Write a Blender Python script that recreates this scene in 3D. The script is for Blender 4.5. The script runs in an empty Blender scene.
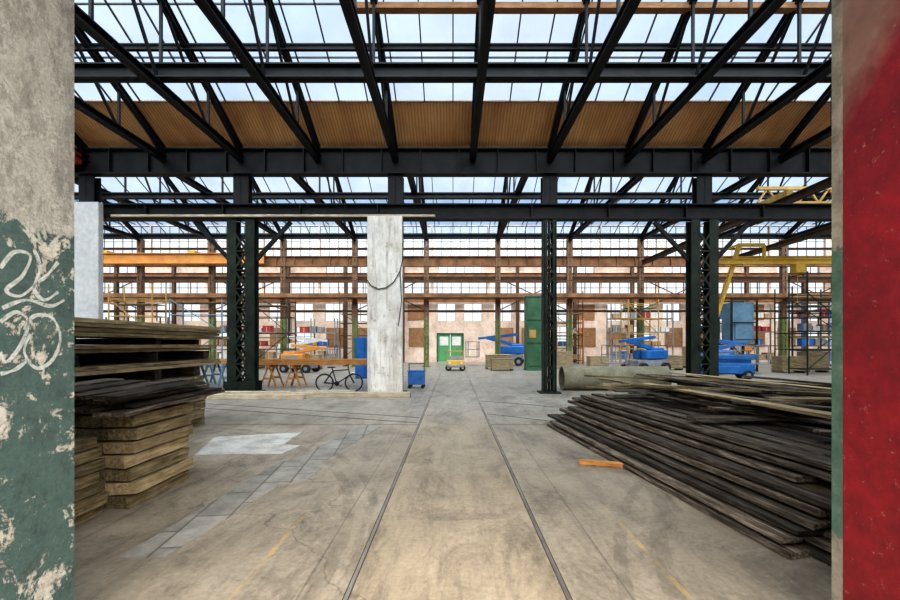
import bpy, math, random
from mathutils import Vector, Matrix
R = random.Random(7)
scene = bpy.context.scene
COL = scene.collection
F = 420.0; CH = 1.63

# ------------------------------------------------------------------ materials
class NT:
    def __init__(s, name):
        s.m = bpy.data.materials.new(name); s.m.use_nodes = True
        s.t = s.m.node_tree; s.n = s.t.nodes; s.n.clear()
        s.out = s.n.new('ShaderNodeOutputMaterial')
        s.b = s.n.new('ShaderNodeBsdfPrincipled')
        s.t.links.new(s.b.outputs[0], s.out.inputs[0])
    def L(s, a, b): s.t.links.new(a, b)
    def coord(s, kind='Object', scale=(1, 1, 1), rot=(0, 0, 0)):
        if kind == 'World':
            o = s.n.new('ShaderNodeNewGeometry').outputs['Position']
        else:
            o = s.n.new('ShaderNodeTexCoord').outputs['Object']
        mp = s.n.new('ShaderNodeMapping'); mp.inputs['Scale'].default_value = scale
        mp.inputs['Rotation'].default_value = rot
        s.L(o, mp.inputs[0]); return mp.outputs[0]
    def noise(s, vec, scale, detail=5, rough=.6, dist=0.0):
        n = s.n.new('ShaderNodeTexNoise'); s.L(vec, n.inputs['Vector'])
        n.inputs['Scale'].default_value = scale; n.inputs['Detail'].default_value = detail
        n.inputs['Roughness'].default_value = rough; n.inputs['Distortion'].default_value = dist
        return n.outputs['Fac']
    def ramp(s, fac, stops):
        r = s.n.new('ShaderNodeValToRGB'); s.L(fac, r.inputs[0]); e = r.color_ramp.elements
        while len(e) < len(stops): e.new(.5)
        for i, (p, c) in enumerate(stops):
            e[i].position = p
            if isinstance(c, (int, float)): c = (c, c, c)
            e[i].color = (*c, 1)
        return r.outputs[0]
    def math(s, op, a, b=None, clamp=False):
        m = s.n.new('ShaderNodeMath'); m.operation = op; m.use_clamp = clamp
        for i, v in enumerate((a, b)):
            if v is None: continue
            if isinstance(v, (int, float)): m.inputs[i].default_value = v
            else: s.L(v, m.inputs[i])
        return m.outputs[0]
    def mix(s, fac, a, b, mode='MIX'):
        m = s.n.new('ShaderNodeMixRGB'); m.blend_type = mode
        for i, v in enumerate((fac, a, b)):
            if isinstance(v, (int, float)): m.inputs[i].default_value = v
            elif isinstance(v, tuple): m.inputs[i].default_value = (*v, 1)
            else: s.L(v, m.inputs[i])
        return m.outputs[0]
    def bump(s, h, strength=.3, dist=.02):
        b = s.n.new('ShaderNodeBump'); b.inputs['Strength'].default_value = strength
        b.inputs['Distance'].default_value = dist
        s.L(h, b.inputs['Height']); s.L(b.outputs[0], s.b.inputs['Normal'])
    def wz(s):
        g = s.n.new('ShaderNodeNewGeometry'); sp = s.n.new('ShaderNodeSeparateXYZ'); s.L(g.outputs['Position'], sp.inputs[0])
        return sp.outputs
    def fin(s, col, rough=.7, metal=0.0, spec=.5):
        if isinstance(col, tuple): s.b.inputs['Base Color'].default_value = (*col, 1)
        else: s.L(col, s.b.inputs['Base Color'])
        if isinstance(rough, (int, float)): s.b.inputs['Roughness'].default_value = rough
        else: s.L(rough, s.b.inputs['Roughness'])
        s.b.inputs['Metallic'].default_value = metal
        s.b.inputs['Specular IOR Level'].default_value = spec
        return s.m

def M_paint(name, c1, c2, scale=3, rough=.55, metal=0.0, stretch=(1, 1, 1), bump=.15, coord='World', lo=.35, hi=.65, spec=.5):
    t = NT(name); v = t.coord(coord, stretch)
    n = t.noise(v, scale, 8, .65)
    c = t.ramp(n, [(lo, c1), (hi, c2)])
    f = t.noise(v, scale * 9, 4)
    c = t.mix(.45, c, t.ramp(f, [(.3, .45), (.7, 1.0)]), 'MULTIPLY')
    t.bump(f, bump, .01)
    return t.fin(c, rough, metal, spec)

def M_wood(name, dark, mid, light, var=.5):
    t = NT(name)
    v = t.coord('Object', (1.2, 14, 14))
    oi = t.n.new('ShaderNodeObjectInfo')
    add = t.n.new('ShaderNodeVectorMath'); add.operation = 'ADD'; t.L(v, add.inputs[0])
    cmb = t.n.new('ShaderNodeCombineXYZ')
    r50 = t.math('MULTIPLY', oi.outputs['Random'], 50.0)
    for i in range(3): t.L(r50, cmb.inputs[i])
    t.L(cmb.outputs[0], add.inputs[1])
    n = t.noise(add.outputs[0], 2.0, 8, .75, .4)
    c = t.ramp(n, [(.34, dark), (.5, mid), (.68, light)])
    v2 = t.coord('World', (1, 1, 1)); n2 = t.noise(v2, 5.0, 6)
    c = t.mix(.5, c, t.ramp(n2, [(.35, .45), (.65, 1.0)]), 'MULTIPLY')
    br = t.ramp(oi.outputs['Random'], [(0, 1 - var), (1, 1.0 + .0)])
    c = t.mix(1.0, c, br, 'MULTIPLY')
    t.bump(n, .7, .012)
    return t.fin(c, .85, 0, .25)

STEEL = M_paint('dark_steel', (.004, .005, .007), (.015, .016, .017), 2.5, .6, spec=.25)
BARM = M_paint('grey_glazing_bar', (.03, .035, .04), (.07, .075, .08), 2.5, .6, spec=.25)
STEELG = M_paint('green_black_steel', (.006, .010, .007), (.020, .030, .020), 2.5, .6, spec=.25)
RUST = M_paint('rusty_brown_steel', (.12, .058, .026), (.30, .145, .065), 1.2, .7, spec=.25)
RUSTD = M_paint('dark_rust_steel', (.045, .026, .015), (.11, .06, .035), 2, .7, spec=.25)
def M_rearcol():
    t = NT('rust_over_green_column_paint'); Z = t.wz()[2]; n = t.noise(t.coord('World'), 2.5, 8, .7)
    r = t.ramp(n, [(.35, (.09, .05, .025)), (.65, (.22, .12, .06))]); g = t.ramp(n, [(.35, (.07, .09, .025)), (.65, (.17, .19, .06))])
    m = t.math('LESS_THAN', t.math('ADD', Z, t.math('MULTIPLY', n, .8)), 3.9)
    return t.fin(t.mix(m, r, g), .7)
REARC = M_rearcol()
ORANGE = M_paint('orange_paint', (.50, .19, .03), (.66, .29, .06), 1.5, .5)
YELLOW = M_paint('yellow_paint', (.52, .31, .02), (.66, .42, .03), 2, .5)
OCHRE = M_paint('muted_ochre_paint', (.30, .18, .04), (.46, .28, .07), 2, .6)
BLUE = M_paint('blue_paint', (.01, .09, .30), (.02, .17, .48), 2, .4)
LBLUE = M_paint('pale_blue_paint', (.08, .17, .25), (.14, .26, .36), 2, .5)
GREEN = M_paint('green_paint', (.02, .075, .035), (.045, .13, .065), 2, .5)
BGREEN = M_paint('door_green_paint', (.06, .25, .09), (.11, .34, .13), 2, .5)
WHITE = M_paint('white_paint', (.6, .59, .55), (.76, .75, .72), 2, .5)
GREY = M_paint('grey_paint', (.16, .17, .18), (.28, .29, .30), 2, .5)
REDM = M_paint('red_paint', (.3, .02, .015), (.42, .05, .03), 2, .5)
RUBBER = M_paint('black_rubber', (.006, .006, .006), (.015, .015, .015), 6, .8)
CABLE = M_paint('grimy_cable', (.03, .025, .02), (.06, .05, .04), 6, .8)
CHROME = M_paint('bright_metal', (.5, .5, .5), (.7, .7, .7), 4, .25, 1.0)
RAILM = M_paint('rail_steel', (.20, .18, .16), (.45, .42, .38), 6, .35, .7, (1, .2, 1))
GROOVE = M_paint('rail_groove', (.03, .025, .02), (.07, .058, .045), 6, .9)
CARD = M_paint('cardboard', (.33, .21, .11), (.44, .30, .16), 4, .9)
WOODD = M_wood('weathered_grey_brown_wood', (.025, .020, .015), (.14, .112, .085), (.48, .41, .33), .8)
WOODO = M_wood('brown_old_wood', (.055, .040, .018), (.24, .185, .10), (.47, .40, .25), .45)
WOODT = M_wood('tan_wood', (.17, .12, .06), (.40, .31, .18), (.58, .48, .31), .35)
WOODOR = M_wood('orange_timber', (.30, .12, .03), (.52, .24, .07), (.66, .36, .14), .2)
WOODP = M_wood('pale_timber', (.34, .28, .19), (.57, .48, .35), (.72, .63, .49), .25)
BOARD = M_wood('brown_panel', (.25, .12, .06), (.36, .19, .095), (.44, .26, .14), .3)

def M_glass(name, col):
    m = bpy.data.materials.new(name); m.use_nodes = True; t = m.node_tree; t.nodes.clear()
    o = t.nodes.new('ShaderNodeOutputMaterial'); tr = t.nodes.new('ShaderNodeBsdfTransparent')
    gl = t.nodes.new('ShaderNodeBsdfGlossy'); gl.inputs['Roughness'].default_value = .15
    mx = t.nodes.new('ShaderNodeMixShader'); mx.inputs[0].default_value = .04
    geo = t.nodes.new('ShaderNodeNewGeometry'); nz = t.nodes.new('ShaderNodeTexNoise')
    nz.inputs['Scale'].default_value = .7; nz.inputs['Detail'].default_value = 6
    t.links.new(geo.outputs['Position'], nz.inputs['Vector'])
    rp = t.nodes.new('ShaderNodeValToRGB'); rp.color_ramp.elements[0].position = .3
    rp.color_ramp.elements[0].color = tuple(c * .84 for c in col) + (1,)
    rp.color_ramp.elements[1].position = .65; rp.color_ramp.elements[1].color = (*col, 1)
    t.links.new(nz.outputs['Fac'], rp.inputs[0]); t.links.new(rp.outputs[0], tr.inputs[0])
    t.links.new(tr.outputs[0], mx.inputs[1]); t.links.new(gl.outputs[0], mx.inputs[2])
    t.links.new(mx.outputs[0], o.inputs[0]); return m
GLASS = M_glass('skylight_glass', (.66, .77, .90))
GLASSW = M_glass('clear_window_glass', (1, 1, 1))

def M_soffit():
    t = NT('brown_boarding'); v = t.coord('World')
    w = t.n.new('ShaderNodeTexWave'); w.wave_type = 'BANDS'; w.bands_direction = 'X'
    w.inputs['Scale'].default_value = 3.2; w.inputs['Distortion'].default_value = .6; w.inputs['Detail'].default_value = 2
    t.L(v, w.inputs['Vector'])
    n = t.noise(t.coord('World', (1, .4, .4)), 1.3, 7)
    c = t.ramp(n, [(.3, (.48, .22, .08)), (.55, (.70, .37, .15)), (.75, (.80, .48, .23))])
    c = t.mix(.8, c, t.ramp(w.outputs[0], [(.0, .5), (.35, 1.0)]), 'MULTIPLY')
    t.bump(w.outputs[0], .6, .02)
    return t.fin(c, .85)
SOFFIT = M_soffit()

def M_brick():
    t = NT('whitewashed_brick'); v = t.coord('World', (1, 1, 1), (math.radians(90), 0, 0))
    b = t.n.new('ShaderNodeTexBrick'); t.L(v, b.inputs['Vector'])
    b.inputs['Scale'].default_value = 3.0; b.inputs['Color1'].default_value = (.40, .21, .14, 1)
    b.inputs['Color2'].default_value = (.54, .32, .23, 1); b.inputs['Mortar'].default_value = (.58, .5, .42, 1)
    n = t.noise(t.coord('World'), .9, 10, .82)
    c = t.mix(t.ramp(n, [(.36, 0.15), (.64, .9)]), b.outputs[0], (.78, .66, .55))
    c = t.mix(.4, c, t.ramp(t.noise(t.coord('World', (1, 1, .4)), 1.6, 9, .8), [(.36, .45), (.56, 1.0)]), 'MULTIPLY')
    return t.fin(c, .9)
BRICK = M_brick()

def M_floor():
    t = NT('worn_concrete_floor'); X, Y, Z = t.wz()
    v = t.coord('World'); n1 = t.noise(v, .45, 9, .65, .3); n2 = t.noise(v, 2.2, 9, .7); n3 = t.noise(v, 22, 6, .7)
    base = t.ramp(n1, [(.32, (.195, .168, .128)), (.5, (.285, .247, .19)), (.68, (.37, .325, .257))])
    ax = t.math('ABSOLUTE', t.math('SUBTRACT', X, .03))
    inside = t.math('LESS_THAN', ax, .70)
    path = t.ramp(n2, [(.3, (.25, .20, .135)), (.7, (.375, .31, .215))])
    base = t.mix(t.math('MULTIPLY', inside, .6), base, path)
    yn = t.math('ADD', Y, t.math('MULTIPLY', n2, .3))
    far = t.ramp(t.math('MULTIPLY', t.math('SUBTRACT', yn, 7.5), .25), [(.15, 0.0), (.75, 1.0)])
    br = t.n.new('ShaderNodeTexBrick'); t.L(t.coord('World', (1, 1, 1), (0, 0, .12)), br.inputs['Vector'])
    br.inputs['Scale'].default_value = .5; br.inputs['Color1'].default_value = (.27, .245, .21, 1)
    br.inputs['Color2'].default_value = (.34, .31, .265, 1); br.inputs['Mortar'].default_value = (.12, .105, .085, 1)
    br.inputs['Mortar Size'].default_value = .012
    fc = t.mix(.6, br.outputs[0], t.ramp(n2, [(.3, (.18, .165, .14)), (.7, (.40, .37, .32))]))
    base = t.mix(t.math('MULTIPLY', far, .85), base, fc)
    d = t.math('ABSOLUTE', t.math('SUBTRACT', Y, 8.5))
    jn = t.math('MULTIPLY', t.math('LESS_THAN', d, .03), t.math('SUBTRACT', 1.0, inside))
    base = t.mix(t.math('MULTIPLY', jn, .75), base, (.07, .06, .05))
    for x0 in (-1.0, 1.15, 3.3, -3.1):
        d = t.math('ABSOLUTE', t.math('SUBTRACT', X, x0))
        base = t.mix(t.math('MULTIPLY', t.math('LESS_THAN', d, .008), .5), base, (.08, .07, .055))
    st = t.ramp(t.noise(t.coord('World', (1, .55, 1)), 1.1, 10, .85, .8), [(.36, .32), (.52, 1.0)])
    base = t.mix(.7, base, st, 'MULTIPLY')
    drk = t.ramp(t.noise(t.coord('World', (1.8, .22, 1)), 3.0, 10, .85, .5), [(.48, 1.0), (.70, .3)])
    base = t.mix(.65, base, drk, 'MULTIPLY')
    sp = t.ramp(t.noise(v, 7, 8, .8), [(.58, 1.0), (.66, .45)])
    base = t.mix(.55, base, sp, 'MULTIPLY')
    base = t.mix(.5, base, t.ramp(n3, [(.3, .4), (.65, 1.0)]), 'MULTIPLY')
    vo = t.n.new('ShaderNodeTexVoronoi'); vo.feature = 'DISTANCE_TO_EDGE'; vo.inputs['Scale'].default_value = .3
    dv = t.n.new('ShaderNodeVectorMath'); dv.operation = 'ADD'; t.L(v, dv.inputs[0])
    nn = t.n.new('ShaderNodeTexNoise'); nn.inputs['Scale'].default_value = 1.7; nn.inputs['Detail'].default_value = 6
    t.L(v, nn.inputs['Vector']); t.L(nn.outputs['Color'], dv.inputs[1]); t.L(dv.outputs[0], vo.inputs['Vector'])
    cr = t.ramp(vo.outputs['Distance'], [(.0, .3), (.003, 1.0)])
    base = t.mix(.7, base, cr, 'MULTIPLY')
    for (cx, cy, rr, wd) in ((-6.0, 3.0, 5.1, .06), (-6.0, 3.0, 5.35, .05), (7.5, 1.0, 6.3, .07), (7.5, 1.0, 6.6, .05)):
        xa = t.math('SUBTRACT', X, cx); ya = t.math('SUBTRACT', Y, cy)
        rad = t.math('SQRT', t.math('ADD', t.math('MULTIPLY', xa, xa), t.math('MULTIPLY', ya, ya)))
        m = t.math('MULTIPLY', t.math('LESS_THAN', t.math('ABSOLUTE', t.math('SUBTRACT', rad, rr)), wd), t.ramp(n2, [(.42, 0.0), (.6, .5)]))
        base = t.mix(m, base, (.09, .078, .06))
    for x0 in (-1.42, 1.52):
        d = t.math('ABSOLUTE', t.math('SUBTRACT', X, x0))
        m = t.math('MULTIPLY', t.math('LESS_THAN', d, .02), t.ramp(n2, [(.45, 0.0), (.62, .5)]))
        m = t.math('MULTIPLY', m, t.math('LESS_THAN', Y, 4.2))
        base = t.mix(m, base, (.45, .30, .07))
    t.bump(t.math('ADD', n3, n2), .35, .01)
    ro = t.ramp(n2, [(.3, .28), (.7, .6)])
    return t.fin(base, ro, 0, .5)
FLOOR = M_floor()

def M_paver():
    t = NT('faded_grey_slabs'); b = t.n.new('ShaderNodeTexBrick'); t.L(t.coord('Object', (1, 1, 1), (0, 0, 1.45)), b.inputs['Vector'])
    b.inputs['Scale'].default_value = .8; b.inputs['Color1'].default_value = (.31, .295, .265, 1)
    b.inputs['Color2'].default_value = (.24, .225, .20, 1); b.inputs['Mortar'].default_value = (.14, .125, .10, 1)
    b.inputs['Mortar Size'].default_value = .01
    n = t.noise(t.coord('World'), 4, 9, .8)
    c = t.mix(.85, b.outputs[0], t.ramp(n, [(.38, .45), (.65, 1.0)]), 'MULTIPLY')
    t.bump(n, .3, .01); return t.fin(c, .6, 0, .4)
PAVER = M_paver()
PATCH = M_paint('pale_cement_patch', (.31, .30, .275), (.50, .49, .455), 3, .75, lo=.36, hi=.6, spec=.3)

def M_conc():
    t = NT('old_white_concrete'); n = t.noise(t.coord('World', (1, 1, .6)), 1.5, 9, .75)
    c = t.ramp(n, [(.34, (.36, .31, .25)), (.46, (.54, .51, .46)), (.6, (.68, .66, .62))])
    k = t.noise(t.coord('World', (1.6, 1.6, .12)), 5, 9, .8); c = t.mix(t.ramp(k, [(.50, 0.0), (.66, .75)]), c, (.24, .20, .16))
    j = t.noise(t.coord('World'), 3, 9, .8); c = t.mix(t.ramp(j, [(.58, 0.0), (.63, .8)]), c, (.25, .16, .10))
    t.bump(k, .3, .01); return t.fin(c, .85)
CONC = M_conc()
METALSHEET = M_paint('whitish_sheet', (.50, .50, .49), (.62, .62, .61), .8, .5)
PIPEM = M_paint('concrete_pipe', (.13, .12, .08), (.25, .23, .16), 2, .85)

def M_jambL():
    t = NT('peeling_green_and_grey_plaster'); Z = t.wz()[2]
    v = t.coord('World'); n1 = t.noise(v, 4.2, 12, .8, .4); n2 = t.noise(v, 11, 10, .8); n3 = t.noise(v, 60, 6, .8)
    up = t.ramp(n1, [(.3, (.30, .30, .26)), (.5, (.44, .44, .40)), (.7, (.58, .58, .54))])
    up = t.mix(t.ramp(t.noise(t.coord('World', (1, 1, .5)), 7, 10, .85), [(.48, 0.0), (.56, .65)]), up, (.19, .19, .165))
    gr = t.ramp(n2, [(.3, (.042, .085, .08)), (.7, (.095, .16, .145))])
    gr = t.mix(t.ramp(t.noise(v, 6, 10, .85), [(.52, 0.0), (.62, .7)]), gr, (.03, .04, .037))
    peel = t.ramp(t.math('ADD', t.math('MULTIPLY', n1, .7), t.math('MULTIPLY', n2, .3)), [(.532, 0.0), (.535, 1.0)])
    gr = t.mix(peel, gr, t.ramp(n2, [(.4, (.36, .33, .27)), (.6, (.60, .59, .53))]))
    hz = t.math('ADD', Z, t.math('MULTIPLY', t.math('SUBTRACT', n1, .5), .5))
    mk = t.ramp(t.math('SUBTRACT', 2.70, hz), [(.498, 0.0), (.502, 1.0)])
    c = t.mix(mk, up, gr)
    c = t.mix(.65, c, t.ramp(n3, [(.3, .45), (.6, 1.0)]), 'MULTIPLY')
    t.bump(t.math('ADD', t.math('ADD', n2, n3), peel), .8, .012); return t.fin(c, .75)
def M_jambR():
    t = NT('worn_red_paint_on_concrete'); X, Y, Z = t.wz()
    v = t.coord('World'); n1 = t.noise(v, 2.6, 9, .65, .3); n2 = t.noise(v, 14, 8, .7)
    conc = t.ramp(n1, [(.3, (.13, .065, .045)), (.5, (.21, .115, .085)), (.7, (.28, .18, .14))])
    red = t.ramp(n1, [(.3, (.14, .004, .009)), (.7, (.27, .008, .016))])
    red = t.mix(.6, red, t.ramp(n2, [(.3, .4), (.6, 1.0)]), 'MULTIPLY')
    sc = t.ramp(t.noise(t.coord('World', (1, 1.5, 14), (.5, 0, 0)), 6, 11, .85), [(.60, 0.0), (.66, .4)])
    red = t.mix(sc, red, (.30, .07, .07))
    hz = t.math('ADD', Z, t.math('MULTIPLY', t.math('SUBTRACT', n1, .5), .5))
    hz = t.math('ADD', hz, t.math('MULTIPLY', t.math('SUBTRACT', Y, 2.0), 1.3))
    m = t.ramp(t.math('SUBTRACT', 3.52, hz), [(.36, 0.0), (.64, 1.0)])
    chips = t.ramp(t.noise(v, 24, 9, .8), [(.62, 0.0), (.63, 1.0)])
    c = t.mix(m, conc, t.mix(chips, red, (.28, .15, .13)))
    t.bump(n2, .5, .01); return t.fin(c, .5)
def M_edge():
    t = NT('flaking_grey_green_edge'); Z = t.wz()[2]
    n = t.noise(t.coord('World'), 9, 8, .75)
    a = t.ramp(n, [(.35, (.12, .105, .085)), (.65, (.30, .27, .22))]); b = t.ramp(n, [(.35, (.03, .075, .055)), (.62, (.085, .15, .11)), (.7, (.34, .31, .26))])
    hz = t.math('ADD', Z, t.math('MULTIPLY', t.math('SUBTRACT', n, .5), .4))
    m = t.math('MULTIPLY', t.math('LESS_THAN', hz, 2.13), t.math('GREATER_THAN', hz, .62))
    c = t.mix(m, a, b); t.bump(n, .4, .01); return t.fin(c, .75)
JAML = M_jambL(); JAMR = M_jambR(); EDGE = M_edge()
PLAST = M_paint('plain_plaster', (.3, .28, .25), (.4, .38, .34), 1, .9)
def M_graf():
    t = NT('chalky_spray_paint'); n = t.noise(t.coord('World'), 32, 9, .8)
    t.fin((.55, .58, .57), .9); t.L(t.ramp(n, [(.28, .15), (.60, .85)]), t.b.inputs['Alpha']); return t.m
GRAF = M_graf()

# ------------------------------------------------------------------ mesh helper
class MB:
    def __init__(s): s.v = []; s.f = []; s.mi = []; s.sm = []
    def add(s, vs, fs, mi=0, sm=False):
        o = len(s.v); s.v += [tuple(p) for p in vs]
        for f in fs: s.f.append([i + o for i in f]); s.mi.append(mi); s.sm.append(sm)
        return s
    def box(s, x0, x1, y0, y1, z0, z1, mi=0):
        vs = [(x0, y0, z0), (x1, y0, z0), (x1, y1, z0), (x0, y1, z0), (x0, y0, z1), (x1, y0, z1), (x1, y1, z1), (x0, y1, z1)]
        s.add(vs, [(0, 3, 2, 1), (4, 5, 6, 7), (0, 1, 5, 4), (1, 2, 6, 5), (2, 3, 7, 6), (3, 0, 4, 7)], mi); return s
    def frame(s, p1, p2):
        p1, p2 = Vector(p1), Vector(p2); d = (p2 - p1).normalized()
        up = Vector((0, 0, 1)) if abs(d.z) < .95 else Vector((0, 1, 0))
        side = d.cross(up).normalized(); up = side.cross(d).normalized(); return p1, p2, side, up
    def bar(s, p1, p2, w, h, mi=0):
        p1, p2, sd, up = s.frame(p1, p2); vs = []
        for p in (p1, p2):
            for a, b in ((-1, -1), (1, -1), (1, 1), (-1, 1)): vs.append(p + sd * a * w / 2 + up * b * h / 2)
        s.add(vs, [(0, 1, 2, 3), (7, 6, 5, 4), (0, 4, 5, 1), (1, 5, 6, 2), (2, 6, 7, 3), (3, 7, 4, 0)], mi); return s
    def ibar(s, p1, p2, w, h, t=.03, mi=0):
        a, b, sd, up = s.frame(p1, p2)
        s.bar(p1, p2, t, h, mi)
        for k in (-1, 1):
            o = up * k * (h / 2 - t / 2); s.bar(a + o, b + o, w, t, mi)
        return s
    def cyl(s, p1, p2, r, n=12, mi=0, r2=None, cap=True):
        p1, p2, sd, up = s.frame(p1, p2); r2 = r if r2 is None else r2; vs = []
        for p, rr in ((p1, r), (p2, r2)):
            for i in range(n):
                a = 2 * math.pi * i / n; vs.append(p + (sd * math.cos(a) + up * math.sin(a)) * rr)
        s.add(vs, [(i, (i + 1) % n, (i + 1) % n + n, i + n) for i in range(n)], mi, True)
        if cap: s.add(vs, [tuple(range(n - 1, -1, -1)), tuple(range(n, 2 * n))], mi)
        return s
    def tube(s, p1, p2, r, ri, n=24, mi=0):
        a, b, sd, up = s.frame(p1, p2); vs = []
        for p in (a, b):
            for rr in (r, ri):
                for i in range(n):
                    t = 2 * math.pi * i / n; vs.append(p + (sd * math.cos(t) + up * math.sin(t)) * rr)
        fs = []
        for i in range(n):
            j = (i + 1) % n
            fs += [(i, j, 2 * n + j, 2 * n + i), (n + j, n + i, 3 * n + i, 3 * n + j), (j, i, n + i, n + j), (2 * n + i, 2 * n + j, 3 * n + j, 3 * n + i)]
        s.add(vs, fs, mi, False); return s
    def torus(s, c, axis, Rr, r, n=32, m=8, mi=0):
        c = Vector(c); ax = Vector(axis).normalized(); u = ax.orthogonal().normalized(); w = ax.cross(u); vs = []; fs = []
        for i in range(n):
            a = 2 * math.pi * i / n; d = u * math.cos(a) + w * math.sin(a)
            for j in range(m):
                b = 2 * math.pi * j / m; vs.append(c + d * (Rr + r * math.cos(b)) + ax * r * math.sin(b))
        for i in range(n):
            for j in range(m):
                fs.append((i * m + j, ((i + 1) % n) * m + j, ((i + 1) % n) * m + (j + 1) % m, i * m + (j + 1) % m))
        s.add(vs, fs, mi, True); return s
    def obj(s, name, mats, parent=None, loc=None, label=None, cat=None, group=None, kind=None, bevel=0):
        me = bpy.data.meshes.new(name); me.from_pydata(s.v, [], s.f)
        if not isinstance(mats, (list, tuple)): mats = [mats]
        for m in mats: me.materials.append(m)
        for p, i, sm in zip(me.polygons, s.mi, s.sm): p.material_index = i; p.use_smooth = sm
        me.update()
        o = bpy.data.objects.new(name, me); COL.objects.link(o)
        if parent: o.parent = parent
        if loc is not None: o.location = loc
        if bevel:
            b = o.modifiers.new('bevel', 'BEVEL'); b.width = bevel; b.segments = 2; b.limit_method = 'ANGLE'
        tag(o, label, cat, group, kind); return o
def tag(o, label=None, cat=None, group=None, kind=None):
    if label: o['label'] = label
    if cat: o['category'] = cat
    if group: o['group'] = group
    if kind: o['kind'] = kind
def empty(name, loc, label, cat, group=None, kind=None, rz=0):
    o = bpy.data.objects.new(name, None); COL.objects.link(o); o.location = loc; o.rotation_euler[2] = rz
    o.empty_display_size = .2; tag(o, label, cat, group, kind); return o
def dup(root, loc, rz=None):
    def rec(o, par):
        c = o.copy(); COL.objects.link(c)
        if par: c.parent = par
        for ch in list(o.children): rec(ch, c)
        return c
    n = rec(root, None); n.location = loc
    if rz is not None: n.rotation_euler[2] = rz
    return n
S = 'structure'

# ------------------------------------------------------------------ shell
MB().box(-36, 36, -8, 38.3, -.3, 0).obj('floor', FLOOR, label='worn stained concrete hall floor', kind=S)
JX = 2.028
mb = MB().box(-36, -JX, 1.0, 2.25, 0, 8.0, 0).box(JX, 36, 1.0, 2.185, 0, 8.0, 1).box(-JX, JX, 1.0, 2.25, 4.4, 8.0, 2)
mb.obj('wall_front', [JAML, JAMR, PLAST], label='thick doorway wall, peeling green and red paint', kind=S)
MB().box(JX, JX + .35, 2.187, 2.25, 0, 4.4).obj('trim_1', EDGE, label='flaking grey-green corner of the doorway', kind=S)
MB().box(-36.3, -36, 1.0, 38.3, 0, 13).obj('wall_left', BRICK, kind=S, label='brick side wall')
MB().box(36, 36.3, 1.0, 38.3, 0, 13).obj('wall_right', BRICK, kind=S, label='brick side wall')

def grid_wall(mb, x0, x1, y0, y1, z0, z1, ops):
    xs = sorted({x0, x1} | {o[0] for o in ops} | {o[1] for o in ops}); zs = sorted({z0, z1} | {o[2] for o in ops} | {o[3] for o in ops})
    for j in range(len(zs) - 1):
        zc = (zs[j] + zs[j + 1]) / 2; run = None
        for i in range(len(xs) - 1):
            xc = (xs[i] + xs[i + 1]) / 2
            hole = any(o[0] < xc < o[1] and o[2] < zc < o[3] for o in ops)
            if not hole:
                if run is None: run = xs[i]
            if (hole or i == len(xs) - 2) and run is not None:
                mb.box(run, xs[i] if hole else xs[i + 1], y0, y1, zs[j], zs[j + 1]); run = None
YB = 38.0
ops = []; boards = []
bx = [-1.9 + 5.1 * k for k in range(-7, 8)]
for k, b in enumerate(bx[:-1]):
    if b < -34 or b + 5.1 > 36: continue
    for j, off in enumerate((.65, 3.0)):
        if (-3.5 < b + off < 1.3): continue
        if (k * 2 + j) % 3 != 0: boards.append((b + off, b + off + 1.6, 1.4, 3.1))
        else: ops.append((b + off, b + off + 1.5, 1.4, 3.2))
    ops.append((b + .5, b + 2.1, 3.7, 5.3))
    if k % 3: ops.append((b + 2.9, b + 4.5, 3.7, 5.3))
    else: boards.append((b + 2.9, b + 4.5, 3.8, 5.2))
    ops.append((b + .1, b + 5.0, 5.9, 7.4))
    if k % 2: ops.append((b + .6, b + 4.5, 8.0, 9.0))
    ops.append((b + .05, b + 5.05, 9.5, 12.3))
door_op = (-1.35, .85, 0, 2.5)
mb = MB(); grid_wall(mb, -36, 36, YB, YB + .3, 0, 12.4, ops + [door_op])
mb.obj('wall_back', BRICK, kind=S, label='whitewashed red brick end wall with many windows')
g = MB(); fr = MB()
for (a, b, c, d) in ops:
    g.add([(a, YB + .14, c), (b, YB + .14, c), (b, YB + .14, d), (a, YB + .14, d)], [(0, 1, 2, 3)])
    n = max(2, int(round((b - a) / .82)))
    for i in range(n + 1):
        x = a + (b - a) * i / n; fr.box(x - .02, x + .02, YB + .08, YB + .13, c, d)
    for z in ((c, d) if d - c < 2 and b - a > 3 else (c, (c + d) / 2, d)): fr.box(a, b, YB + .08, YB + .13, z - .02, z + .02)
w = g.obj('window_1', GLASSW, kind=S, label='rows of bright steel-framed windows')
fr.obj('window_frame', BARM, parent=w)
for i, (a, b, c, d) in enumerate(boards):
    MB().box(a, b, YB - .06, YB, c, d).obj('window_%d' % (20 + i), BOARD, kind=S, label='window boarded over with brown panel')
d = empty('door_1', (-.25, YB - .05, 0), 'green double door in the end wall', 'door', kind=S)
for a, b in ((-1.1, -.02), (.02, 1.1)):
    MB().box(a, b, .1, .16, .02, 2.5).box(a + .15, b - .15, .08, .1, 1.5, 2.3, 1).obj('door_leaf', [BGREEN, WHITE], parent=d)
MB().box(-1.22, -1.1, 0, .2, 0, 2.62).box(1.1, 1.22, 0, .2, 0, 2.62).box(-1.1, 1.1, 0, .2, 2.5, 2.62).obj('door_frame', GREEN, parent=d)
for x in (-.11, .11): MB().box(x - .03, x + .03, .04, .1, .95, 1.15).obj('handle', CHROME, parent=d)

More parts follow.
